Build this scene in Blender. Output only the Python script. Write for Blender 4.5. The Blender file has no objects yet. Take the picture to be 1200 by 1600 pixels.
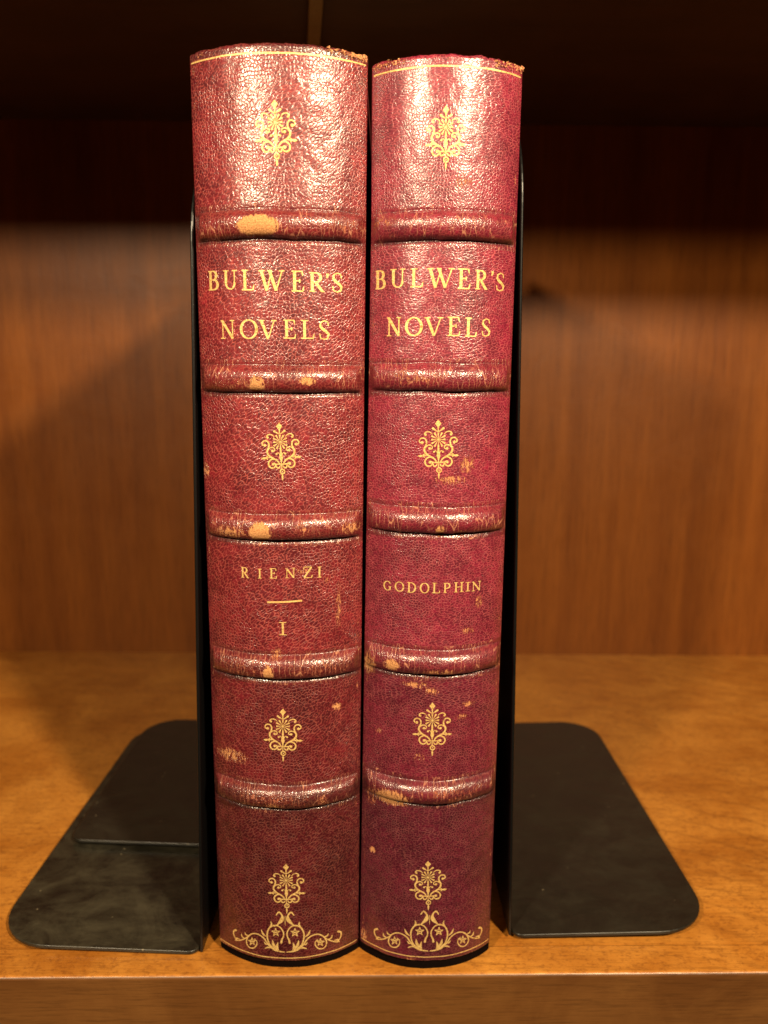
import bpy, math, random
from mathutils import Matrix, Vector, noise
random.seed(7)
PI = math.pi
sc = bpy.context.scene
COL = sc.collection

# ------------------------------------------------------------ camera
cam_d = bpy.data.cameras.new('camera')
cam = bpy.data.objects.new('camera', cam_d); COL.objects.link(cam)
cam.location = (0, 0, .1509)
cam.rotation_euler = (Matrix.Rotation(math.radians(79.1), 3, 'X') @ Matrix.Rotation(math.radians(.5), 3, 'Z')).to_euler()
cam_d.sensor_fit = 'VERTICAL'; cam_d.sensor_height = 24; cam_d.lens = 24*1250/1600
cam_d.clip_start = .01; cam_d.clip_end = 50
cam_d.dof.use_dof = True; cam_d.dof.focus_distance = .178; cam_d.dof.aperture_fstop = 10
sc.camera = cam

# ------------------------------------------------------------ world, lamps, exposure
w = bpy.data.worlds.new('World'); sc.world = w; w.use_nodes = True
w.node_tree.nodes['Background'].inputs[0].default_value = (1, .6, .33, 1)
w.node_tree.nodes['Background'].inputs[1].default_value = .003
sc.view_settings.view_transform = 'Standard'; sc.view_settings.look = 'None'
sc.view_settings.exposure = 0; sc.view_settings.gamma = 1; sc.view_settings.use_curve_mapping = False
def lamp(name, loc, target, power, size, col):
    d = bpy.data.lights.new(name, 'AREA'); d.shape = 'DISK'; d.size = size; d.energy = power; d.color = col
    o = bpy.data.objects.new(name, d); COL.objects.link(o); o.location = loc
    o.rotation_euler = (Vector(target)-Vector(loc)).to_track_quat('-Z', 'Y').to_euler()
    return o
lamp('lamp_left_of_bookcase', (-.200, -.15, .336), (0, .22, .12), 2.45, .035, (1, .78, .50))
lamp('lamp_right_of_bookcase', (.210, -.15, .384), (0, .22, .12), 4.4, .035, (1, .78, .50))

# ------------------------------------------------------------ helpers
def tag(o, label, cat, group=None):
    o['label'] = label; o['category'] = cat
    if group: o['group'] = group
def empty(name, loc, rot=(0, 0, 0)):
    o = bpy.data.objects.new(name, None); COL.objects.link(o); o.location = loc; o.rotation_euler = rot
    o.empty_display_size = .02
    return o
def mesh(name, vs, fs, mat, parent=None, off=(0, 0, 0), smooth=True, attrs=None, uv=None, bevel=0, seg=2):
    m = bpy.data.meshes.new(name)
    m.from_pydata([(v[0]-off[0], v[1]-off[1], v[2]-off[2]) for v in vs], [], fs)
    if smooth: m.polygons.foreach_set('use_smooth', [True]*len(m.polygons))
    for k, d in (attrs or {}).items():
        a = m.attributes.new(k, 'FLOAT', 'POINT'); a.data.foreach_set('value', d)
    if uv is not None:
        l = m.uv_layers.new(name='UVMap')
        for i, lp in enumerate(m.loops): l.data[i].uv = uv[lp.vertex_index]
    m.update()
    o = bpy.data.objects.new(name, m); COL.objects.link(o); o.parent = parent
    m.materials.append(mat)
    if bevel:
        b = o.modifiers.new('bevel', 'BEVEL'); b.width = bevel; b.segments = seg; b.limit_method = 'ANGLE'; b.angle_limit = .6
        b.harden_normals = True
    return o
def prism(poly, h0, h1):           # polygon in XY extruded in Z
    n = len(poly)
    vs = [(x, y, h0) for x, y in poly]+[(x, y, h1) for x, y in poly]
    fs = [tuple(range(n-1, -1, -1)), tuple(range(n, 2*n))]+[(i, (i+1) % n, n+(i+1) % n, n+i) for i in range(n)]
    return vs, fs
def box(x0, x1, y0, y1, z0, z1): return prism([(x0, y0), (x1, y0), (x1, y1), (x0, y1)], z0, z1)
def smoothstep(a, b, x):
    t = max(0, min(1, (x-a)/(b-a))); return t*t*(3-2*t)

# ------------------------------------------------------------ node helpers
class NT:
    def __init__(s, name):
        s.m = bpy.data.materials.new(name); s.m.use_nodes = True
        s.t = s.m.node_tree; s.n = s.t.nodes; s.p = s.n['Principled BSDF']
    def add(s, typ, ins=None, **kw):
        n = s.n.new(typ)
        for k, v in kw.items(): setattr(n, k, v)
        for k, v in (ins or {}).items():
            if isinstance(v, bpy.types.NodeSocket): s.t.links.new(v, n.inputs[k])
            else: n.inputs[k].default_value = v
        return n
    def math(s, op, a, b=0., c=0., clamp=False):
        n = s.add('ShaderNodeMath', {0: a, 1: b, 2: c}, operation=op); n.use_clamp = clamp; return n.outputs[0]
    def noise(s, vec, scale, detail=3, rough=.55, dist=0.):
        return s.add('ShaderNodeTexNoise', {'Vector': vec, 'Scale': scale, 'Detail': detail, 'Roughness': rough, 'Distortion': dist}).outputs[0]
    def ramp(s, fac, stops, interp='LINEAR'):
        n = s.add('ShaderNodeValToRGB', {0: fac}); r = n.color_ramp; r.interpolation = interp
        while len(r.elements) < len(stops): r.elements.new(.5)
        for e, (p, c) in zip(r.elements, stops):
            e.position = p; e.color = (c, c, c, 1) if isinstance(c, (int, float)) else (*c, 1)
        return n.outputs[0]
    def mix(s, fac, a, b, blend='MIX'):
        n = s.add('ShaderNodeMix', data_type='RGBA', blend_type=blend)
        for k, v in ((0, fac), (6, a), (7, b)):
            if isinstance(v, bpy.types.NodeSocket): s.t.links.new(v, n.inputs[k])
            else: n.inputs[k].default_value = (*v, 1) if isinstance(v, tuple) and len(v) == 3 else v
        return n.outputs[2]
    def mapping(s, vec, scale=(1, 1, 1), rot=(0, 0, 0), loc=(0, 0, 0)):
        return s.add('ShaderNodeMapping', {'Vector': vec, 'Location': loc, 'Rotation': rot, 'Scale': scale}).outputs[0]
    def out(s, **kw):
        for k, v in kw.items():
            k = k.replace('_', ' ')
            if isinstance(v, bpy.types.NodeSocket): s.t.links.new(v, s.p.inputs[k])
            else: s.p.inputs[k].default_value = (*v, 1) if isinstance(v, tuple) and len(v) == 3 else v
        return s.m
    def bump(s, h, dist, strength=1., normal=None):
        d = {'Height': h, 'Distance': dist, 'Strength': strength}
        if normal: d['Normal'] = normal
        return s.add('ShaderNodeBump', d).outputs[0]

# ------------------------------------------------------------ leather (UV is in millimetres on the skin)
def leather(name, seed, cell, dark, base, line, crack=False, wrinkle_rot=.9, relief=1.):
    t = NT(name)
    uv = t.add('ShaderNodeTexCoord').outputs['UV']
    raw = uv
    uv = t.mapping(uv, loc=(seed*37.3, seed*11.7, 0))
    wob = t.add('ShaderNodeTexNoise', {'Vector': uv, 'Scale': .9, 'Detail': 2.}).outputs[1]
    wv = t.add('ShaderNodeVectorMath', {0: wob, 1: (.5, .5, .5)}, operation='SUBTRACT').outputs[0]
    wv = t.add('ShaderNodeVectorMath', {0: wv, 'Scale': .75}, operation='SCALE').outputs[0]
    uvw = t.add('ShaderNodeVectorMath', {0: uv, 1: wv}, operation='ADD').outputs[0]
    def cells(vec, sc_, dim='2D'):
        return t.add('ShaderNodeTexVoronoi', {'Vector': vec, 'Scale': sc_, 'Randomness': .95}, voronoi_dimensions='2D', feature='DISTANCE_TO_EDGE').outputs[0]
    e1 = cells(uvw, 1/cell)
    rot = t.mapping(t.mapping(uvw, rot=(0, 0, wrinkle_rot)), scale=(1.25, .5, 1))
    e2 = cells(rot, 1/cell)
    big = t.noise(uv, .055, 3)
    m12 = t.ramp(big, [(.45, 0.), (.58, 1.)])
    e = t.mix(m12, e1, e2)
    e3 = cells(uvw, 2.4/cell)
    pebble = t.ramp(e, [(0., 0.), (.07, .5), (.2, .9), (.4, 1.)])
    lines = t.ramp(e, [(.0, 1.), (.07, .8), (.17, 0.)])
    fine = t.ramp(e3, [(0., 1.), (.07, .3), (.16, 0.)])
    n1 = t.noise(uv, .35, 4, .6)
    lines = t.math('MULTIPLY', lines, t.ramp(n1, [(.3, .25), (.65, 1.)]))
    # dye varies over the skin
    n2 = t.noise(uv, .09, 4, .6)
    cell_id = t.add('ShaderNodeTexVoronoi', {'Vector': uvw, 'Scale': 1/cell, 'Randomness': .95}, voronoi_dimensions='2D').outputs[1]
    cv = t.add('ShaderNodeSeparateColor', {0: cell_id}).outputs[0]
    c = t.mix(t.ramp(n2, [(.3, 0.), (.7, 1.)]), dark, base)
    c = t.mix(t.math('MULTIPLY', cv, .6), c, tuple(v*.45 for v in dark))
    c = t.mix(t.math('MULTIPLY', lines, .45 if crack else .72), c, line)
    c = t.mix(t.math('MULTIPLY', fine, .08), c, line)
    # panels step darker and browner towards the foot; head cap strip browner too
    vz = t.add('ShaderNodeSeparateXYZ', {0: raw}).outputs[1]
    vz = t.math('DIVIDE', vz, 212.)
    panel_tone = t.ramp(vz, [(.0, .95), (.228, .62), (.382, .25), (.538, .05), (.69, 0.), (.996, .8)], 'CONSTANT')
    c = t.mix(panel_tone, c, t.mix(1., c, (.40, .62, .55), 'MULTIPLY'))
    bare = t.add('ShaderNodeAttribute', attribute_name='bare').outputs['Fac']
    nb = t.noise(uv, 1.1, 6, .8)
    streak = t.noise(t.mapping(uvw, scale=(2.4, .45, 1)), 1.0, 3, .6)
    nn = t.math('ADD', t.math('MULTIPLY', nb, .5), t.math('MULTIPLY', streak, .5))
    bm = t.math('ADD', bare, t.math('MULTIPLY', t.math('SUBTRACT', nn, .5), 4.5))
    bm = t.math('ADD', bm, t.math('MULTIPLY', lines, .12))
    has = t.ramp(bare, [(0.02, 0.), (.2, 1.)])
    rim = t.math('MULTIPLY', t.ramp(bm, [(.36, 0.), (.60, 1.)]), has)
    bm = t.math('MULTIPLY', t.ramp(bm, [(.62, 0.), (.80, 1.)]), has)
    if crack:
        cr = cells(t.mapping(uvw, scale=(.85, .16, 1)), 1.)
        crm = t.math('MULTIPLY', t.ramp(cr, [(0, 1.), (.022, .9), (.055, 0.)]), t.ramp(t.noise(uv, .22, 3), [(.46, .0), (.6, 1.)]))
        c = t.mix(t.math('MULTIPLY', crm, .75), c, (.62, .27, .16))
    tan = t.mix(t.ramp(t.noise(uv, 3.6, 5, .8), [(.38, 0.), (.58, 1.)]), (.34, .12, .045), (.70, .36, .15))
    tan = t.mix(t.ramp(bare, [(.4, 0.), (.85, 1.)]), (.46, .15, .085), tan)
    c = t.mix(t.math('MULTIPLY', rim, .6), c, (.20, .035, .018))
    c = t.mix(bm, c, tan)
    crease_dark = t.add('ShaderNodeAttribute', attribute_name='band_crease').outputs['Fac']   # near-black colour in the crease under each band, fainter above it
    c = t.mix(t.math('MULTIPLY', crease_dark, .92), c, (.022, .012, .014))
    h = t.math('ADD', pebble, t.math('MULTIPLY', t.noise(uvw, 2., 1, .5), .2))
    h = t.math('SUBTRACT', h, t.math('MULTIPLY', fine, .12))
    h = t.math('SUBTRACT', h, t.math('MULTIPLY', bm, 1.2))
    if crack: h = t.math('SUBTRACT', h, t.math('MULTIPLY', crm, .8))
    b0 = t.bump(t.noise(uv, .4, 2, .5), .00020*relief)
    b = t.bump(h, .00007*relief, 1., b0)
    cb = t.bump(h, .000050*relief, 1., b0)
    rg = t.math('ADD', t.ramp(n1, [(.3, .40), (.7, .5)]), t.math('MULTIPLY', bm, .45))
    return t.out(Base_Color=c, Roughness=rg, Normal=b, Specular_IOR_Level=t.math('SUBTRACT', .42, t.math('MULTIPLY', bm, .35)), Coat_Weight=t.math('SUBTRACT', t.math('SUBTRACT', 1., bm, 0., True), crease_dark, 0., True), Coat_Roughness=.19 if crack else .22, Coat_IOR=1.62, Coat_Normal=cb)
M = {}
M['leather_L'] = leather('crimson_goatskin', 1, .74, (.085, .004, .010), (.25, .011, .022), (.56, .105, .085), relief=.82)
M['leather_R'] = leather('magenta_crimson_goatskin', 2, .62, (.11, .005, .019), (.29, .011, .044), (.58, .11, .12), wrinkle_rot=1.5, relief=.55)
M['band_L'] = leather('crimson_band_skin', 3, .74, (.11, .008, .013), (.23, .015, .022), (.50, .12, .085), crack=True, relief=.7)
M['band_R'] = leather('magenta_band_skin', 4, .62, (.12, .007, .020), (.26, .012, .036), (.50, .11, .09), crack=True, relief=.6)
def cover_mat():
    t = NT('maroon_cover_leather'); o = t.add('ShaderNodeTexCoord').outputs['Object']
    n = t.noise(o, 900, 4)
    return t.out(Base_Color=t.mix(n, (.06, .008, .01), (.16, .02, .022)), Roughness=.5, Normal=t.bump(n, .0001))
M['cover'] = cover_mat()
def foot_shade_mat():
    t = NT('painted_foot_shade'); o = t.add('ShaderNodeTexCoord').outputs['Object']
    n = t.noise(o, 1200, 4)
    return t.out(Base_Color=t.mix(n, (.002, .001, .001), (.008, .004, .003)), Roughness=1., Specular_IOR_Level=.05)  # near-black colour stands in for the shade under the spine foot
M['foot_shade'] = foot_shade_mat()
def page_mat():
    t = NT('aged_paper'); o = t.add('ShaderNodeTexCoord').outputs['Object']
    n = t.noise(t.mapping(o, scale=(9000, 40, 40)), 1, 3)
    return t.out(Base_Color=t.mix(n, (.42, .33, .2), (.62, .52, .36)), Roughness=.9, Normal=t.bump(n, .0001))
M['pages'] = page_mat()
def gold_mat():
    t = NT('gold_leaf'); uv = t.add('ShaderNodeTexCoord').outputs['UV']
    n = t.noise(uv, 2.6, 4, .65)
    c = t.mix(t.ramp(n, [(.35, 0.), (.65, 1.)]), (.66, .37, .10), (.97, .72, .30))
    worn = t.ramp(t.noise(uv, 1.4, 5, .75), [(.36, 1.), (.43, 0.)])
    c = t.mix(t.math('MULTIPLY', worn, .75), c, (.28, .07, .04))
    return t.out(Base_Color=c, Metallic=.35, Roughness=.42, Normal=t.bump(t.noise(uv, 3.5, 3), .00008))
M['gold'] = gold_mat()
def fray_mat():
    t = NT('frayed_raw_leather'); o = t.add('ShaderNodeTexCoord').outputs['Object']
    n = t.noise(o, 2500, 4)
    return t.out(Base_Color=t.mix(t.ramp(n, [(.4, 0.), (.6, 1.)]), (.28, .07, .03), (.72, .36, .15)), Roughness=.9)
M['fray'] = fray_mat()
def enamel(name, dusty):
    t = NT(name); o = t.add('ShaderNodeTexCoord').outputs['Object']
    n = t.noise(o, 60, 7, .72, .8)
    film = t.ramp(n, [(.42, 0.), (.68, 1.)])
    sm = t.ramp(t.noise(t.mapping(o, scale=(1, 2.4, 1), rot=(0, 0, .5)), 70, 5, .7), [(.45, 0.), (.8, 1.)])
    film = t.math('MULTIPLY', t.math('ADD', film, sm), .5)
    v = t.add('ShaderNodeTexVoronoi', {'Vector': o, 'Scale': 420.})
    rnd = t.add('ShaderNodeSeparateColor', {0: v.outputs[1]}).outputs[0]
    spk = t.math('MULTIPLY', t.ramp(v.outputs[0], [(.0, 1.), (.13, 0.)]), t.math('GREATER_THAN', rnd, .93 if dusty else .985))
    c = t.mix(t.math('MULTIPLY', film, .8*dusty+.1), (.009, .008, .006), (.075, .065, .04))
    c = t.mix(t.math('MULTIPLY', spk, .7), c, (.4, .33, .2))
    hair = t.noise(o, 900, 2)
    r = t.math('ADD', t.math('MULTIPLY', film, .25), .30 if dusty else .38)
    return t.out(Base_Color=c, Roughness=r, Normal=t.bump(hair, .00002, .6, t.bump(t.noise(o, 45, 2), .0006)))
def enamel_black():
    t = NT('clean_black_enamel'); o = t.add('ShaderNodeTexCoord').outputs['Object']
    return t.out(Base_Color=(.004, .004, .004), Roughness=.32, Normal=t.bump(t.noise(o, 900, 2), .00002))
M['enamel_black'] = enamel_black()
M['enamel'] = enamel('dusty_black_enamel', 1); M['enamel_clean'] = enamel('black_enamel', .25)

def wood(name, axis, dark, mid, light, rough, seed, fig=1.):
    t = NT(name); o = t.add('ShaderNodeTexCoord').outputs['Object']
    o = t.mapping(o, loc=(seed, seed*.7, seed*.3))
    st = {'x': (1, 9, 9), 'z': (9, 9, .5)}[axis]; fs = {'x': (6, 110, 110), 'z': (90, 90, 4)}[axis]
    big = t.noise(t.mapping(o, scale=st), 6*fig, 5, .6, 1.2 if axis == 'x' else .3)
    fine = t.noise(t.mapping(o, scale=fs), 14, 4, .65)
    blot = t.noise(o, 34, 5, .65, .5)
    c = t.mix(t.ramp(big, [(.28, 0.), (.7, 1.)]), dark, mid)
    c = t.mix(t.math('MULTIPLY', t.ramp(blot, [(.4, 0.), (.72, 1.)]), .55 if axis == 'x' else .12), c, light)
    if axis == 'z':
        stv = t.noise(t.mapping(o, scale=(60, 60, 1.2)), 2.2, 3, .6)
        c = t.mix(t.math('MULTIPLY', t.ramp(stv, [(.35, 1.), (.65, 0.)]), .17), c, tuple(v*.55 for v in dark))
    pores = t.ramp(fine, [(.33, 1.), (.5, 0.)])
    c = t.mix(t.math('MULTIPLY', pores, .38), c, tuple(v*.4 for v in dark))
    r = t.math('ADD', t.math('MULTIPLY', blot, .16), rough)
    b = t.bump(fine, .00009, .7, t.bump(blot, .0004, .6))
    return t, c, r, b, o
def wood_top():
    t, c, r, b, o = wood('cherry_shelf_wood', 'x', (.30, .100, .012), (.46, .175, .024), (.72, .33, .06), .25, 3.1, .8)
    # sweeping growth-ring figure
    wv = t.add('ShaderNodeTexWave', {'Vector': t.mapping(o, scale=(1, 1.7, 1), loc=(-.11, -.2, 0)), 'Scale': 26., 'Distortion': 5., 'Detail': 3., 'Detail Scale': .9, 'Detail Roughness': .6}, wave_type='RINGS', rings_direction='Z').outputs[1]
    msk = t.ramp(t.noise(o, 9, 2), [(.36, 0.), (.55, 1.)])
    xs = t.add('ShaderNodeSeparateXYZ', {0: t.add('ShaderNodeTexCoord').outputs['Object']}).outputs[0]
    msk = t.math('MULTIPLY', msk, t.ramp(t.math('MULTIPLY', xs, 10.), [(.6, 0.), (1., 1.)]))
    ring = t.math('MULTIPLY', t.ramp(wv, [(0., 1.), (.16, 0.)]), msk)
    c = t.mix(t.math('MULTIPLY', ring, .25), c, (.10, .03, .006))
    v = t.noise(t.mapping(o, scale=(1, 1.6, 1)), 620, 4, .7)
    c = t.mix(t.math('MULTIPLY', t.ramp(v, [(.35, 1.), (.5, 0.)]), .5), c, (.15, .045, .008))
    return t.out(Base_Color=c, Roughness=r, Normal=b, Specular_IOR_Level=.5)
M['shelf'] = wood_top()
def simple_wood(*a, coat=0., spec=.5, **k):
    t, c, r, b, o = wood(*a, **k); return t.out(Base_Color=c, Roughness=r, Normal=b, Specular_IOR_Level=spec, Coat_Weight=coat, Coat_Roughness=.3)
M['lip'] = simple_wood('brown_edge_wood', 'x', (.10, .037, .009), (.155, .062, .015), (.21, .09, .022), .34, 5.3)
M['back'] = simple_wood('mahogany_back_wood', 'z', (.135, .036, .005), (.25, .077, .010), (.36, .13, .022), .36, 8.7, fig=1., spec=.28)
M['dark_wood'] = simple_wood('upper_shelf_wood', 'x', (.026, .010, .004), (.045, .017, .006), (.06, .025, .01), .5, 2.2)
M['batten'] = simple_wood('pale_batten_wood', 'z', (.15, .075, .022), (.20, .11, .035), (.22, .13, .045), .5, 1.2)
UPZ = .2565
TITLE_L = [[('B', -38.48, -36.04, 164.93, 169.02), ('U', -34.89, -31.75, 164.98, 168.99), ('L', -30.67, -27.92, 164.74, 168.99), ('W', -26.88, -21.37, 164.56, 168.86), ('E', -19.96, -17.37, 164.54, 168.81), ('R', -16.31, -13.12, 164.58, 168.62), ("'", -12.89, -12.12, 167.47, 168.62), ('S', -11.66, -9.22, 164.65, 168.73)], [('N', -35.8, -32.59, 154.67, 158.65), ('O', -31.3, -27.37, 154.6, 158.79), ('V', -27.09, -23.22, 154.63, 158.63), ('E', -21.79, -19.15, 154.77, 158.73), ('L', -18.08, -15.29, 154.78, 158.73), ('S', -14.45, -11.94, 154.66, 158.74)], [('R', -32.45, -30.63, 101.42, 103.87), ('I', -28.48, -27.62, 101.51, 103.76), ('E', -25.77, -24.12, 101.65, 104.01), ('N', -22.21, -19.98, 101.75, 104.11), ('Z', -18.2, -16.17, 101.65, 104.28), ('I', -15.0, -14.19, 101.55, 104.11)], [('-', -26.45, -18.52, 95.69, 96.67)], [('I', -23.79, -22.14, 88.18, 91.34)]]
TITLE_R = [[('B', -2.26, -0.16, 165.55, 169.5), ('U', 0.94, 4.06, 165.71, 169.61), ('L', 5.17, 7.86, 165.71, 169.57), ('W', 8.7, 14.42, 165.45, 169.58), ('E', 15.18, 17.87, 165.37, 169.57), ('R', 19.0, 21.72, 165.4, 169.4), ("'", 22.4, 23.13, 168.33, 169.48), ('S', 23.58, 25.75, 165.29, 169.11)], [('N', 0.28, 3.28, 155.53, 159.59), ('O', 4.23, 7.87, 155.52, 159.6), ('V', 8.27, 12.28, 155.53, 159.52), ('E', 13.2, 15.96, 155.63, 159.63), ('L', 17.04, 19.59, 155.52, 159.53), ('S', 20.6, 22.81, 155.65, 159.45)], [('G', 0.07, 1.8, 98.19, 100.48), ('O', 2.65, 4.72, 98.3, 100.69), ('D', 5.45, 7.43, 98.34, 100.79), ('O', 8.33, 10.39, 98.43, 100.91), ('L', 11.11, 12.86, 98.54, 100.99), ('P', 13.66, 15.24, 98.59, 100.97), ('H', 16.08, 18.28, 98.65, 101.0), ('I', 18.77, 19.84, 98.67, 100.84), ('N', 20.29, 22.44, 98.55, 100.8)]]
ORN_L = [(-22.96, 202.12, -22.67, 189.4), (-23.1, 136.9, -22.47, 124.06), (-23.25, 70.19, -23.45, 56.73), (-23.14, 29.72, -23.13, 16.2)]
ORN_R = [(11.88, 201.28, 12.03, 189.0), (11.62, 137.84, 12.02, 124.65), (11.7, 72.04, 11.86, 58.54), (11.43, 30.92, 11.73, 17.43)]
SCROLL = [([(-2.19, 11.56), (-1.5, 12.4), (-0.73, 11.53), (-0.83, 10.28), (-1.95, 8.89)], [0.2, 0.36, 0.36, 0.87, 0.24]), ([(-1.95, 8.89), (-2.53, 8.5), (-3.48, 8.5)], [0.24, 0.2, 0.16]), ([(-3.58, 9.65), (-3.41, 8.86), (-3.79, 8.1)], [0.12, 0.36, 0.2]), ([(-1.06, 3.85), (-0.88, 4.76), (-0.5, 5.66), (-0.49, 6.88), (-1.34, 8.3), (-2.61, 8.67), (-3.94, 7.81), (-4.58, 5.92), (-4.28, 3.8), (-3.38, 2.2), (-2.02, 1.5), (-0.34, 1.23)], [0.48, 0.36, 0.28, 0.28, 0.28, 0.32, 0.32, 0.32, 0.32, 0.36, 0.36, 0.24]), ([(-0.82, 1.23), (-2.81, 1.62), (-4.34, 2.98), (-5.44, 4.6), (-6.91, 5.37), (-8.42, 5.15), (-9.68, 3.83), (-10.07, 2.1), (-9.33, 1.04), (-8.14, 1.24), (-7.35, 2.36), (-7.36, 3.4), (-7.93, 3.84)], [0.2, 0.28, 0.32, 0.32, 0.28, 0.28, 0.28, 0.28, 0.28, 0.28, 0.24, 0.2, 0.2]), ([(-9.29, 4.33), (-10.72, 2.9), (-12.0, 1.99), (-12.89, 1.57)], [0.2, 0.24, 0.24, 0.2]), ([(-12.92, 4.53), (-13.56, 3.97), (-13.56, 2.79), (-12.73, 1.65)], [0.48, 0.32, 0.28, 0.24]), ([(-10.49, 4.8), (-10.17, 4.29), (-9.53, 4.25)], [0.16, 0.36, 0.16]), ([(-11.41, 4.07), (-11.21, 3.34), (-10.48, 3.17)], [0.16, 0.36, 0.16]), ([(-13.22, 1.41), (-12.74, 2.2), (-12.01, 2.35)], [0.12, 0.36, 0.16]), ([(-6.06, 6.83), (-5.65, 5.83), (-4.93, 5.24)], [0.16, 0.44, 0.2]), ([(-5.38, 3.62), (-4.98, 3.06), (-4.5, 3.14)], [0.16, 0.32, 0.16]), ([(-5.2, 1.84), (-4.41, 2.24), (-3.85, 2.14)], [0.16, 0.36, 0.16]), ([(-3.25, 4.38), (-3.0, 3.14), (-2.1, 1.77)], [0.16, 0.6, 0.2]), ([(-1.9, 3.82), (-2.12, 2.67), (-1.78, 1.78)], [0.16, 0.52, 0.16]), ([(-4.19, 3.36), (-3.38, 2.38), (-2.42, 1.83)], [0.16, 0.48, 0.16]), ([(-2.4, 7.88), (-2.12, 7.16), (-1.41, 7.13)], [0.2, 0.2, 0.2]), ([(-1.41, 7.13), (-1.94, 6.58), (-1.76, 5.81)], [0.2, 0.2, 0.2]), ([(-1.76, 5.81), (-2.37, 6.19), (-2.97, 5.72)], [0.2, 0.2, 0.2]), ([(-2.97, 5.72), (-2.82, 6.52), (-3.36, 6.98)], [0.2, 0.2, 0.2]), ([(-3.36, 6.98), (-2.66, 7.12), (-2.4, 7.88)], [0.2, 0.2, 0.2]), ([(-2.54, 6.7), (-2.22, 6.72)], [0.36, 0.36]), ([(-8.57, 4.01), (-8.31, 3.4), (-7.65, 3.53)], [0.2, 0.2, 0.2]), ([(-7.65, 3.53), (-8.14, 2.9), (-7.98, 2.22)], [0.2, 0.2, 0.2]), ([(-7.98, 2.22), (-8.55, 2.44), (-9.11, 1.87)], [0.2, 0.2, 0.2]), ([(-9.11, 1.87), (-8.96, 2.65), (-9.47, 2.97)], [0.2, 0.2, 0.2]), ([(-9.47, 2.97), (-8.81, 3.25), (-8.57, 4.01)], [0.2, 0.2, 0.2]), ([(-8.71, 2.88), (-8.4, 2.98)], [0.36, 0.36])]
BARE_L = [(-26.58, 177.61, 4.5, 2.15, 1.6), (-27.55, 145.12, 1.85, 1.95, 1.2), (-16.63, 145.89, 1.9, 1.1, 1.1), (-34.55, 111.97, 4.15, 1.95, 0.8), (-27.53, 112.5, 2.65, 2.5, 1.4), (-17.92, 113.28, 1.7, 2.05, 0.6), (-7.62, 112.91, 2.6, 1.8, 0.75), (-26.24, 79.45, 1.35, 2.2, 1.2), (-24.52, 83.59, 1.3, 1.85, 0.7), (-31.8, 79.37, 6.3, 2.85, 0.45), (-14.62, 80.3, 7.3, 2.5, 0.45), (-14.08, 47.02, 1.2, 1.2, 0.7), (-36.22, 56.52, 4.45, 2.0, 0.8), (-10.86, 69.38, 1.35, 1.15, 0.85), (-10.36, 94.54, 0.7, 5.9, 0.65), (-40.78, 125.29, 1.45, 2.1, 0.7), (-37.61, 212.8, 1.05, 0.7, 1.0), (-6.12, 212.4, 2.85, 1.2, 0.95), (-40.56, 2.52, 2.05, 1.35, 0.85), (-26.22, 47.49, 9.3, 2.35, 0.4), (-30.88, 145.07, 8.75, 1.65, 0.5), (-8.71, 178.19, 3.95, 1.55, 0.45), (-18.73, 103.23, 2.55, 0.9, 0.6), (-25.47, 45.86, 2.15, 1.35, 0.9), (-13.06, 101.02, 0.6, 0.95, 0.6)]
BARE_R = [(-0.02, 211.28, 2.85, 0.85, 0.95), (26.8, 211.27, 2.8, 1.2, 0.95), (15.67, 186.66, 2.15, 1.75, 0.55), (-0.54, 179.0, 3.3, 1.6, 0.5), (18.32, 128.0, 1.8, 2.0, 0.75), (14.95, 124.51, 4.0, 1.15, 0.7), (12.49, 113.23, 1.15, 1.75, 1.0), (17.3, 112.54, 2.05, 0.9, 0.8), (6.68, 146.78, 6.85, 1.6, 0.5), (-3.2, 79.46, 1.85, 3.25, 0.9), (2.1, 81.06, 1.95, 1.55, 1.1), (13.67, 79.86, 5.05, 1.25, 0.75), (2.46, 47.0, 4.75, 2.7, 1.15), (7.81, 76.2, 3.8, 0.95, 0.75), (11.39, 74.82, 2.1, 1.1, 0.75), (22.05, 95.85, 0.95, 1.7, 0.7), (19.77, 89.21, 1.85, 0.8, 0.65), (20.31, 71.1, 1.6, 0.8, 0.75), (18.99, 68.09, 1.85, 0.8, 0.7), (8.85, 58.08, 1.35, 1.15, 0.65), (-2.23, 46.21, 1.9, 3.45, 0.6), (15.9, 49.42, 9.4, 2.0, 0.4), (27.1, 78.89, 1.8, 1.35, 0.5), (7.38, 3.03, 1.9, 0.9, 0.7), (-4.14, 5.69, 1.0, 1.85, 0.8), (-2.13, 30.85, 0.8, 1.05, 0.9), (-0.77, 63.2, 0.9, 1.15, 0.6)]
# ------------------------------------------------------------ bookcase
yf = lambda x: .1738+.0205*x
yb = lambda x: .3945+.008*x
case = empty('bookcase', (0, .28, 0)); CO = (0, .28, 0)
tag(case, 'warm brown varnished wooden bookcase shelf and back panel behind and under the two red books', 'bookcase')
LP = .0105
def slab(x0, x1, y0, y1, z0, z1): return prism([(x0, y0(x0)), (x1, y0(x1)), (x1, y1(x1)), (x0, y1(x0))], z0, z1)
v, f = slab(-.62, .62, lambda x: yf(x)+LP, yb, -.022, 0)
mesh('shelf_board', v, f, M['shelf'], case, CO, False)
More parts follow.
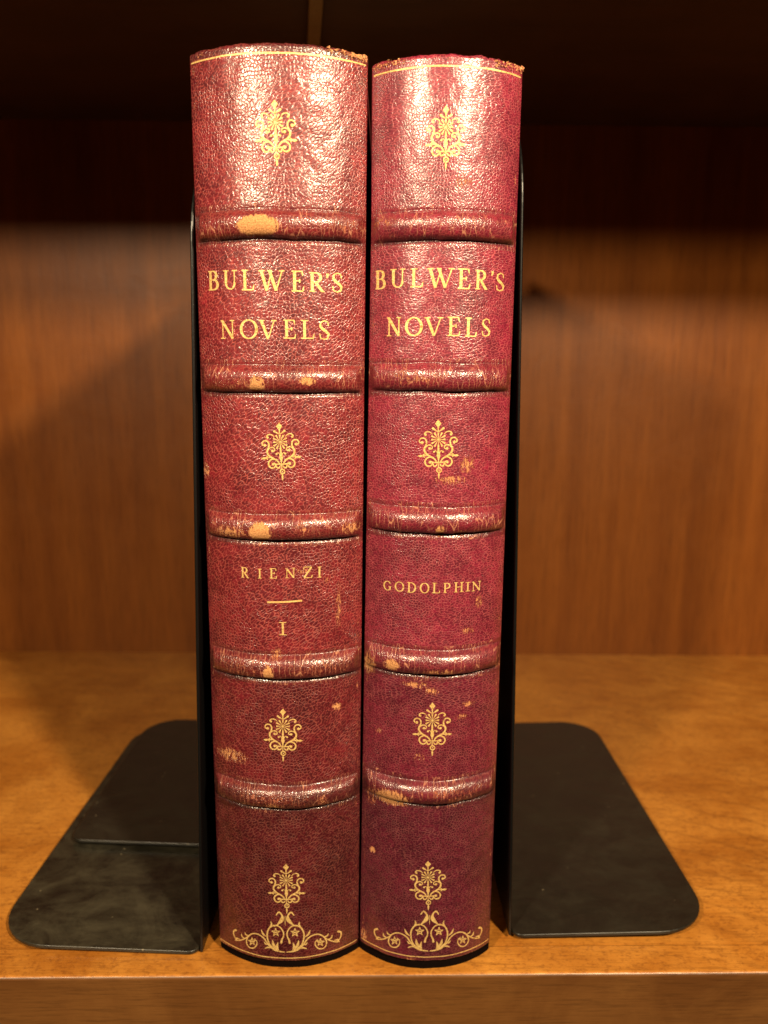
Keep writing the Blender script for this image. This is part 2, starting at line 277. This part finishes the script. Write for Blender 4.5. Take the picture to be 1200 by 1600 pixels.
# solid lip on the front edge, rounded nose
v, f = slab(-.62, .62, yf, lambda x: yf(x)+LP, -.030, 0)
mesh('front_lip', v, f, M['lip'], case, CO, False, bevel=.0011, seg=4)
bpy.data.objects['front_lip'].data.materials.append(M['shelf'])
for p in bpy.data.objects['front_lip'].data.polygons:
    if p.normal.z > .9: p.material_index = 1
v, f = slab(-.62, .62, yb, lambda x: yb(x)+.012, -.04, .42)
mesh('back_panel', v, f, M['back'], case, CO, False)
v, f = slab(-.62, .62, yf, yb, UPZ, UPZ+.022)
mesh('upper_shelf_board', v, f, M['dark_wood'], case, CO, False, bevel=.001)
for s in (-1, 1):
    v, f = slab(min(s*.62, s*.64), max(s*.62, s*.64), yf, lambda x: yb(x)+.012, -.04, .42)
    mesh('side_board', v, f, M['dark_wood'], case, CO, False)
# narrow batten fixed under the upper shelf, running back at a slight slant
v, f = box(-.0022, .0022, -.065, .075, -.003, 0)
bt = mesh('batten', v, f, M['batten'], case, (0, 0, 0), False, bevel=.0006)
bt.location = (-.0232, .277-.28, UPZ); bt.rotation_euler = (0, 0, math.radians(6.2))

# ------------------------------------------------------------ bookends
def rpoly(corners, n=10):            # [(x, y, r)] anticlockwise, rounded corners
    out = []; k = len(corners)
    for i in range(k):
        p = Vector(corners[i][:2]); r = corners[i][2]
        a = (Vector(corners[i-1][:2])-p).normalized(); b = (Vector(corners[(i+1) % k][:2])-p).normalized()
        if r <= 0: out.append(tuple(p)); continue
        ang = a.angle(b); d = r/math.tan(ang/2); c = p+(a+b).normalized()*(r/math.sin(ang/2))
        s = p+a*d-c; e = p+b*d-c
        a0 = math.atan2(s.y, s.x); a1 = math.atan2(e.y, e.x)
        while a1-a0 > PI: a1 -= 2*PI
        while a1-a0 < -PI: a1 += 2*PI
        for q in range(n+1):
            t = a0+(a1-a0)*q/n; out.append((c.x+r*math.cos(t), c.y+r*math.sin(t)))
    return out
def bookend(label, side, loc, yaw, lean, width, depth, height, mat, th=.0011, rf=.015, rb=.014, upmat=None):
    root = empty('metal_bookend', loc, (0, lean, yaw)); tag(root, label, 'bookend', 'black sheet metal bookends holding the books')
    c = [(0, 0, .003), (side*width, 0, rf), (side*width, depth, rb), (0, depth, .003)]
    if side < 0: c = c[::-1]
    v, f = prism(rpoly(c), 0, th)
    mesh('base_plate', v, f, mat, root, smooth=False, bevel=.00035)
    c = [(.001, .0, .0), (depth, .0, .0), (depth, height, .02), (.003, height, .022)]
    v, f = prism(rpoly(c, 16), 0, .0008)
    v = [(-side*(z), x, y) for x, y, z in v]
    if side < 0: f = [tuple(q) for q in f]
    else: f = [tuple(reversed(q)) for q in f]
    mesh('upright_plate', v, f, M['enamel_black'], root, smooth=False, bevel=.00035)
    return root
bookend('large scuffed black bookend left of the books, its dusty base lying under a second base', -1,
        (-.0464, .1795, .0003), math.radians(-1.2), math.radians(1.15), .0548, .124, .197, M['enamel'])
bookend('smaller smooth black bookend base lying on top of the scuffed one, left of the books', -1,
        (-.0450, .2215, .0026), math.radians(-1.0), math.radians(1.15), .0512, .0845, .160, M['enamel_clean'], rf=.004)
bookend('black bookend right of the books, its bare base alone on the shelf', 1,
        (.0347, .1856, .0011), math.radians(1.0), math.radians(-1.25), .0545, .124, .206, M['enamel_clean'])

# ------------------------------------------------------------ books
def edges(book, z):                  # left and right side of the spine at height z, millimetres
    if book == 'L': return -41.45, -5.72+1.5*z/211
    return -5.3+2.0*min(z/180, 1.), 28.2
def prof(s):
    s = max(-1, min(1, s)); return 5.2*s*s+2.3*(1-math.sqrt(max(0, 1-(.99*s)**2)))
BANDS = {'L': [178., 146.1, 113.2, 80.2, 47.4], 'R': [178., 146.7, 115.1, 81.6, 48.9]}
TOP = {'L': 212.0, 'R': 210.2}; FOOT = {'L': 2.9, 'R': 3.2}
def band_h(book, s, z):
    h = 0.; dark = 0.
    for i, b in enumerate(BANDS[book]):
        d = z-b
        if abs(d) > 6: continue
        seed = i*3.1+(9 if book == 'R' else 0)
        d += .22*noise.noise((s*2.2, seed, 0))+.10*noise.noise((s*8, seed, 4))
        side = 1-smoothstep(.90, .995, abs(s))
        q = (d-.1)/2.75; up = math.sqrt(1-q*q) if abs(q) < 1 else 0.
        wav = 1+.10*noise.noise((s*5, seed, 1))
        h += 2.15*up*side*wav
        g = .85 if book == 'L' else .7
        h -= g*.5*math.exp(-((d+3.0)/.38)**2)*side
        h -= .20*math.exp(-((d-3.2)/.22)**2)*side*(.7+.6*noise.noise((s*4, seed, 3)))
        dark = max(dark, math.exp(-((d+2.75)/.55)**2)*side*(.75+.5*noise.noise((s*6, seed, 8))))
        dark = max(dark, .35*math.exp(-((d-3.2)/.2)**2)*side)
    return h, dark
def surf(book, x, z, off=0.):        # x, z in millimetres -> point in metres on the spine skin
    l, r = edges(book, z); s = (2*x-l-r)/(r-l)
    h, dk = band_h(book, s, z)
    sd = 0 if book == 'L' else 50
    lf = .22*noise.noise((x*.11+sd, z*.07, 0))+.07*noise.noise((x*.4+sd, z*.3, 2))
    lf *= 1-smoothstep(.85, 1., abs(s))*.7
    y = 175+prof(s)-h-lf
    return (x*.001, (y-off)*.001, z*.001), dk
def catmull(P, n=7):
    if len(P) < 3: return P
    out = []
    Q = [[2*a-b for a, b in zip(P[0], P[1])]]+[list(p) for p in P]+[[2*a-b for a, b in zip(P[-1], P[-2])]]
    for i in range(1, len(Q)-2):
        for k in range(n):
            t = k/n
            out.append([.5*(2*b+(c-a)*t+(2*a-5*b+4*c-d)*t*t+(3*b-a-3*c+d)*t**3) for a, b, c, d in zip(Q[i-1], Q[i], Q[i+1], Q[i+2])])
    out.append(list(P[-1])); return out
class Gold:                          # flat gilt strokes pressed on the spine, in millimetres
    def __init__(s, book): s.b = book; s.v = []; s.f = []; s.uv = []; s.k = 0
    def vert(s, x, z, off):
        s.v.append(surf(s.b, x, z, off)[0]); s.uv.append((x, z)); return len(s.v)-1
    def stroke(s, pts, ws, smooth=True, cap=True):
        s.k = (s.k+1) % 9; off = .035+.004*s.k
        P = [(p[0], p[1], w) for p, w in zip(pts, ws)]
        if smooth: P = catmull(P)
        R = [P[0]]
        for a, b in zip(P, P[1:]):
            L = math.hypot(b[0]-a[0], b[1]-a[1]); n = max(1, int(L/.7))
            for i in range(1, n+1): R.append(tuple(a[j]+(b[j]-a[j])*i/n for j in range(3)))
        P = [R[0]]+[q for p, q in zip(R, R[1:]) if math.hypot(p[0]-q[0], p[1]-q[1]) > 1e-5]
        if len(P) < 2: return
        rows = []
        for i, (x, z, w) in enumerate(P):
            a = P[max(0, i-1)]; b = P[min(len(P)-1, i+1)]
            dx, dz = b[0]-a[0], b[1]-a[1]; L = math.hypot(dx, dz) or 1; nx, nz = -dz/L, dx/L
            w = max(.04, w)/2
            rows.append((s.vert(x+nx*w, z+nz*w, off), s.vert(x-nx*w, z-nz*w, off)))
        for a, b in zip(rows, rows[1:]): s.f.append((a[0], a[1], b[1], b[0]))
        if cap:
            for i, q in ((0, P[0]), (-1, P[-1])):
                if q[2] > .12: s.disc(q[0], q[1], q[2]/2, off+.0015)
    def disc(s, x, z, r, off=.05, rz=None, n=10):
        ids = [s.vert(x+r*math.cos(2*PI*i/n), z+(rz or r)*math.sin(2*PI*i/n), off) for i in range(n)]
        s.f.append(tuple(ids))
    def poly(s, pts):
        s.k = (s.k+1) % 9
        s.f.append(tuple(s.vert(x, z, .035+.004*s.k) for x, z in pts))
    def build(s, name, parent, off):
        fs = []
        for f in s.f:                # make every face look outwards (towards -y)
            a, b, c = (Vector(s.v[f[0]]), Vector(s.v[f[1]]), Vector(s.v[f[2]]))
            fs.append(f if (b-a).cross(c-a).y < 0 else tuple(reversed(f)))
        return mesh(name, s.v, fs, M['gold'], parent, off, True, uv=s.uv)
# lettering: strokes in a unit box, k = thick, t = thin
K, T = .15, .065
def arc(cx, cz, rx, rz, a0, a1, k=K, t=T, n=14):
    pts = []; ws = []
    for i in range(n+1):
        a = math.radians(a0+(a1-a0)*i/n)
        pts.append((cx+rx*math.cos(a), cz+rz*math.sin(a))); ws.append(t+(k-t)*abs(math.cos(a))**1.3)
    return pts, ws
def line(x0, z0, x1, z1, w, w1=None): return [(x0, z0), (x1, z1)], [w, w1 or w]
def glyph(g):
    S = lambda a, b, z: line(a, z, b, z, T*.9)
    if g == 'I': return [line(.5, 0.02, .5, .98, K), S(0, 1, .03), S(0, 1, .97)]
    if g == 'L': return [line(.26, .02, .26, .98, K), S(0, .55, .97), line(.0, .03, .92, .03, T), line(.9, .03, .98, .27, .09, .04)]
    if g == 'E': return [line(.25, .02, .25, .98, K), line(0, .97, .86, .97, T), line(.85, .97, .9, .76, .09, .04), line(.25, .52, .66, .52, T), line(.66, .43, .66, .61, T), line(0, .03, .92, .03, T), line(.9, .03, .98, .26, .09, .04)]
    if g == 'N': return [line(.16, .02, .16, .96, T), line(.12, .97, .86, .03, K*.95), line(.86, .02, .86, .97, T), S(0, .33, .03), S(0, .2, .97), S(.68, 1, .97)]
    if g == 'V': return [line(.14, .97, .52, .03, K), line(.86, .97, .53, .03, T), S(0, .32, .97), S(.7, 1, .97)]
    if g == 'W': return [line(.1, .97, .31, .03, K), line(.50, .93, .31, .03, T), line(.42, .97, .67, .03, K), line(.9, .97, .67, .03, T), S(0, .24, .97), S(.34, .52, .97), S(.78, 1, .97)]
    if g == 'O': return [arc(.5, .5, .44, .46, 0, 360, n=28)]
    if g == 'U': return [line(.2, .32, .2, .97, K), line(.82, .32, .82, .97, T), (arc(.51, .33, .31, .3, 180, 360, K*.8, T)), S(0, .42, .97), S(.66, 1, .97)]
    if g == 'B': return [line(.22, .02, .22, .98, K), line(0, .97, .5, .97, T), line(0, .03, .5, .03, T), line(.22, .53, .5, .53, T), arc(.48, .75, .32, .22, 90, -90), arc(.5, .28, .42, .25, 90, -90)]
    if g == 'R': return [line(.2, .02, .2, .98, K), line(0, .97, .42, .97, T), line(.2, .5, .42, .5, T), arc(.42, .735, .33, .235, 90, -90), line(.42, .5, .86, .03, K*.95), S(0, .4, .03), S(.74, 1, .03)]
    if g == 'P': return [line(.22, .02, .22, .98, K), line(0, .97, .5, .97, T), line(.22, .47, .5, .47, T), arc(.48, .72, .4, .25, 90, -90), S(0, .45, .03)]
    if g == 'D': return [line(.2, .02, .2, .98, K), line(0, .97, .42, .97, T), line(0, .03, .42, .03, T), arc(.4, .5, .52, .47, 90, -90)]
    if g == 'H': return [line(.2, .02, .2, .98, K), line(.8, .02, .8, .98, K), line(.2, .52, .8, .52, T), S(0, .38, .03), S(0, .38, .97), S(.62, 1, .03), S(.62, 1, .97)]
    if g == 'Z': return [line(.08, .97, .92, .97, T), line(.9, .95, .1, .04, K*.9), line(.08, .03, .95, .03, T), line(.1, .97, .04, .76, .08, .04), line(.93, .03, .99, .26, .08, .04)]
    if g == 'G': return [arc(.5, .5, .44, .46, 42, 320, n=24), line(.85, .1, .85, .42, K*.85), S(.62, 1.0, .43), line(.82, .95, .84, .72, T)]
    if g == 'S': return [([(.84, .74), (.78, .92), (.5, .98), (.2, .88), (.16, .70), (.34, .56), (.62, .44), (.86, .28), (.78, .08), (.48, .02), (.18, .08), (.12, .28)], [T, T, T, .09, .13, K, K, .13, .09, T, T, T])]
    if g == "'": return [([(.45, .85), (.6, .5), (.25, .0)], [.5, .4, .1])]
    if g == '-': return [line(0, .3, .5, .48, .42), line(.5, .48, 1, .72, .42)]
def lettering(book, words, parent, off):
    for word in words:
        gd = Gold(book)
        for g, x0, x1, z0, z1 in word:
            H = z1-z0; Wd = x1-x0
            for pts, ws in glyph(g):
                gd.stroke([(x0+p[0]*Wd, z0+p[1]*H) for p in pts], [max(.15, q*H*(.98 if H > 3 else 1.0)) for q in ws], smooth=False, cap=len(pts) > 3)
        name = 'gilt_rule' if word[0][0] == '-' else 'gilt_lettering'
        o = gd.build(name, parent, off)
# fleuron: coordinates measured from its axis, one unit = 1/1130 of its height
def fleuron(gd, a):
    x0, z0, x1, z1 = a; H = math.hypot(x1-x0, z0-z1); k = H/1130.
    ux, uz = (x1-x0)/H, (z1-z0)/H     # down direction
    def pt(x, y): y -= 180; return (x0+ux*y*k-uz*x*k, z0+uz*y*k+ux*x*k)
    def st(pts, ws, both=True):
        for s in ((1, -1) if both else (1,)):
            gd.stroke([pt(s*x, y) for x, y in pts], [max(.13, w*k*.98) for w in ws])
    def dot(x, y, r):
        for s in (1, -1): gd.disc(*pt(s*x, y), r*k, .06)
    gd.poly([pt(*p) for p in [(0, 180), (28, 218), (60, 255), (36, 285), (14, 315), (8, 400), (-8, 400), (-14, 315), (-36, 285), (-60, 255), (-28, 218)]])
    st([(4, 408), (50, 380), (98, 345)], [8, 22, 44])
    st([(112, 452), (150, 416), (205, 404), (245, 425), (258, 452), (238, 470)], [10, 20, 22, 22, 20, 18]); dot(236, 462, 22)
    for i in range(12):
        an = math.radians(30*i); d = (math.sin(an), math.cos(an)); L = 132 if i % 3 == 0 else 150
        p = [pt(d[0]*q, 555-d[1]*q) for q in (16, 70, L)]
        gd.stroke(p, [5*k, 14*k, 38*k], cap=False)
    gd.disc(*pt(0, 555), 20*k, .065)
    st([(318, 618), (350, 600), (350, 558), (312, 526), (262, 528), (230, 562), (222, 612), (238, 670), (262, 722), (256, 778), (214, 832), (150, 872), (92, 905), (56, 945), (44, 968)], [20, 24, 24, 26, 26, 28, 30, 30, 36, 36, 34, 32, 30, 26, 18]); dot(302, 610, 28)
    st([(165, 735), (122, 722), (116, 684), (150, 658), (200, 662), (244, 700), (262, 745)], [18, 20, 20, 22, 22, 22, 16]); dot(164, 722, 26)
    st([(195, 848), (250, 852), (290, 858), (340, 862), (380, 864)], [20, 24, 22, 46, 14]); st([(262, 820), (286, 856), (262, 890)], [14, 26, 12])
    st([(80, 915), (130, 884), (190, 890), (240, 930), (254, 985), (226, 1040), (172, 1056), (128, 1030), (116, 985), (146, 958)], [22, 24, 26, 28, 30, 30, 28, 24, 22, 16]); dot(160, 980, 28)
    gd.stroke([pt(-105, 985), pt(105, 985)], [24*k, 24*k], smooth=False)
    st([(100, 1010), (92, 1052), (50, 1052), (24, 1010)], [16, 26, 26, 12])
    st([(20, 870), (24, 800), (50, 766), (84, 776)], [14, 14, 14, 16]); dot(84, 784, 20)
    gd.stroke([pt(0, 700), pt(0, 780), pt(0, 860), pt(0, 900), pt(0, 960), pt(0, 1080)], [34*k, 40*k, 70*k, 40*k, 18*k, 18*k])
    gd.stroke([pt(8+44*math.cos(t*PI/6), 1132+44*math.sin(t*PI/6)) for t in range(13)], [24*k]*13, smooth=False)
    gd.disc(*pt(8, 1132), 13*k, .06)
    gd.stroke([pt(2, 1192), pt(4, 1225), pt(4, 1300)], [12*k, 34*k, 12*k])
def make_book(name, label, book, titles, orns, bare, axis, zline):
    l0, r0 = edges(book, 0); cx = (l0+r0)/2000
    off = (cx, .175, 0); root = empty(name, off); tag(root, label, 'book', 'red leather volumes between the bookends')
    ztop, zfoot = TOP[book], FOOT[book]
    NX = 190; seed = 0 if book == 'L' else 70
    zs = []; z = zfoot
    while z < ztop: zs.append(z); z += .26
    zs.append(ztop)
    def wear(x, z, s):
        b = 0.
        for px, pz, rx, rz, st in bare:
            d = ((x-px)/(rx*1.15))**2+((z-pz)/(rz*1.15))**2
            if d < 1: b = max(b, st*(1-d)**.6)
        j = math.exp(-((abs(s)-.955)/.016)**2)
        b = max(b, .42*j*(.6+noise.noise((z*.25+seed, s*3, 5))))
        return b
    # rows of the skin; extra rows roll over the head cap and the foot
    def row(z, extra=0., inn=0., dz=0.):
        vs = []; at = []; bt = []; uv = []
        l, r = edges(book, z)
        for i in range(NX+1):
            t = -1+2*i/NX; s = math.sin(t*PI/2)*.35+t*.65     # denser at the sides
            x = (l+r)/2+s*(r-l)/2
            p, dk = surf(book, x, z)
            hz = dz
            if extra: hz += extra*(.35*noise.noise((x*.35+seed, 3, 1))+.22*noise.noise((x*1.3+seed, 4, 1)))
            vs.append((p[0]*(1), p[1]+inn*.001, p[2]+hz*.001))
            at.append(wear(x, z, s)); bt.append(min(1, dk)); uv.append((x+.8*s*abs(s)**3*3, z+dz))
        # side returns towards the joints
        for sg, k in ((-1, 0), (1, -1)):
            base = vs[k]
            for q, (dx, dy) in enumerate(((.10, 1.3), (.22, 3.2), (.9, 4.4))):
                e = (base[0]-sg*dx*.001, base[1]+dy*.001, base[2]); u = (uv[k][0]+sg*dy, uv[k][1])
                if sg < 0: vs.insert(0, e); at.insert(0, .1); bt.insert(0, 0); uv.insert(0, u)
                else: vs.append(e); at.append(.1); bt.append(0); uv.append(u)
                # keep base index stable
                if sg < 0: k = 0
        return vs, at, bt, uv
    # fix for left returns: build in order of distance
    def build_rows(rows, nm, mat):
        n = len(rows[0][0]); vs = []; at = []; bt = []; uv = []
        for r_ in rows: vs += r_[0]; at += r_[1]; bt += r_[2]; uv += r_[3]
        fs = [(j*n+i, j*n+i+1, (j+1)*n+i+1, (j+1)*n+i) for j in range(len(rows)-1) for i in range(n-1)]
        return mesh(nm, vs, fs, mat, root, off, True, {'bare': at, 'band_crease': bt}, uv)
    cuts = []                         # z ranges of the bands
    for b in sorted(BANDS[book]):
        j0 = min(range(len(zs)), key=lambda j: abs(zs[j]-(b-4.2))); j1 = min(range(len(zs)), key=lambda j: abs(zs[j]-(b+4.2)))
        cuts.append((j0, j1))
    R_ = [row(z) for z in zs]
    foot = [row(zfoot, .3, inn, dz) for inn, dz in ((.75, -.35), (.35, -.3), (.05, -.1))]
    foot_shade = [row(zfoot, 0, inn, dz) for inn, dz in ((1.0, .08-zfoot), (.8, .5-zfoot), (.75, -1.3), (.73, -.3))]
    head = [row(ztop, .9, inn, dz) for inn, dz in ((.08, .35), (.45, .8), (1.1, 1.0), (2.4, .85), (5., .2))]
    prev = 0
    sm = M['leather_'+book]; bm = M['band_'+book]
    build_rows(foot_shade, 'foot_shade_strip', M['foot_shade'])  # strip closing the gap under the foot, shade painted in its colour
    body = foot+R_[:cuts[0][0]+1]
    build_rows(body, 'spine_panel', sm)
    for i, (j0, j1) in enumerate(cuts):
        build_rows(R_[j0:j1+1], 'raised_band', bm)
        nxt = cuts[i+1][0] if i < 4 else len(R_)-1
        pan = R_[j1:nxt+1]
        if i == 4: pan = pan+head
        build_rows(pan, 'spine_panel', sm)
    # boards, pages
    for sd, nm in ((-1, 'cover_board'), (1, 'cover_board')):
        lo0, hi0 = edges(book, 0); lo1, hi1 = edges(book, 211)
        e0, e1 = (lo0, lo1) if sd < 0 else (hi0, hi1)
        e0 = e0*.001-sd*.0003; e1 = e1*.001-sd*.0003; th = -sd*.003
        ya, ybk = .1853, .309
        H = ztop*.001
        vs = [(e0, ya, .0002), (e0+th, ya, .0002), (e0+th, ybk, .0002), (e0, ybk, .0002), (e1, ya, H), (e1+th, ya, H), (e1+th, ybk, H), (e1, ybk, H)]
        fs = [(3, 2, 1, 0), (4, 5, 6, 7), (0, 1, 5, 4), (1, 2, 6, 5), (2, 3, 7, 6), (3, 0, 4, 7)]
        if sd > 0: fs = [tuple(reversed(q)) for q in fs]
        mesh(nm, vs, fs, M['cover'], root, off, False, bevel=.0008)
    lo, hi = edges(book, 0)
    v, f = box(lo*.001+.0036, hi*.001-.0036, .1845, .3055, .0032, ztop*.001-.0032)
    mesh('page_block', v, f, M['pages'], root, off, False, bevel=.0005)
    # gilding
    for i, a in enumerate(orns):
        g = Gold(book); fleuron(g, a); g.build('gilt_fleuron', root, off)
    lettering(book, titles, root, off)
    g = Gold(book)
    for pts, ws in SCROLL:
        for sg in (1, -1):
            g.stroke([(axis+sg*x, zline+.25+z) for x, z in pts], [max(.12, q*1.15) for q in ws])
    g.stroke([(axis, zline+11.6), (axis, zline+9.0)], [.16, .12], smooth=False)
    g.build('gilt_scroll_border', root, off)
    for zz, w_ in ((zline-.28, .26), (GTOP[book], .30)):
        g = Gold(book); l, r = edges(book, zz)
        n = 60; g.stroke([(l+.35+(r-l-.7)*i/n, zz+.05*noise.noise((i*.2, zz, seed))) for i in range(n+1)], [w_*(1+.3*noise.noise((i*.7, zz, 2))) for i in range(n+1)], smooth=False, cap=False)
        g.build('gilt_line', root, off)
    # frayed leather at the head corners
    rnd = random.Random(5+seed)
    for xa, xb, n, amp in FRAY[book]:
        vs = []; fs = []
        for i in range(n):
            x = xa+(xb-xa)*rnd.random(); l, r = edges(book, ztop)
            x = max(l-.15, min(r+.35, x))
            p = surf(book, max(l, min(r, x)), ztop-rnd.random()*.9)[0]
            b = len(vs); q = rnd.uniform(.12, .5)*amp
            c = Vector((x*.001, p[1]-.0001-rnd.random()*.0002, p[2]+rnd.random()*.0007))
            for _ in range(4):
                vs.append(tuple(c+Vector((rnd.uniform(-1, 1)*q, rnd.uniform(-.7, .7)*q, rnd.uniform(-.6, 1.1)*q))*.001))
            fs += [(b, b+1, b+2), (b, b+2, b+3), (b, b+3, b+1), (b+1, b+3, b+2)]
        mesh('frayed_leather', vs, fs, M['fray'], root, off, False)
    return root
GTOP = {'L': 210.85, 'R': 208.75}
FRAY = {'L': [(-12.5, -4.2, 70, 1.), (-39.5, -38, 8, .7)], 'R': [(-3.2, 3.5, 60, .9), (22, 28.5, 60, 1.), (9, 13, 10, .5)]}
make_book('leather_book', 'left red leather book, its gilt spine lettered BULWER\'S NOVELS, RIENZI, I', 'L', TITLE_L, ORN_L, BARE_L, -23.55+0.0, 3.85)
make_book('leather_book', 'right crimson leather book, its gilt spine lettered BULWER\'S NOVELS, GODOLPHIN', 'R', TITLE_R, ORN_R, BARE_R, 12.14, 4.45)
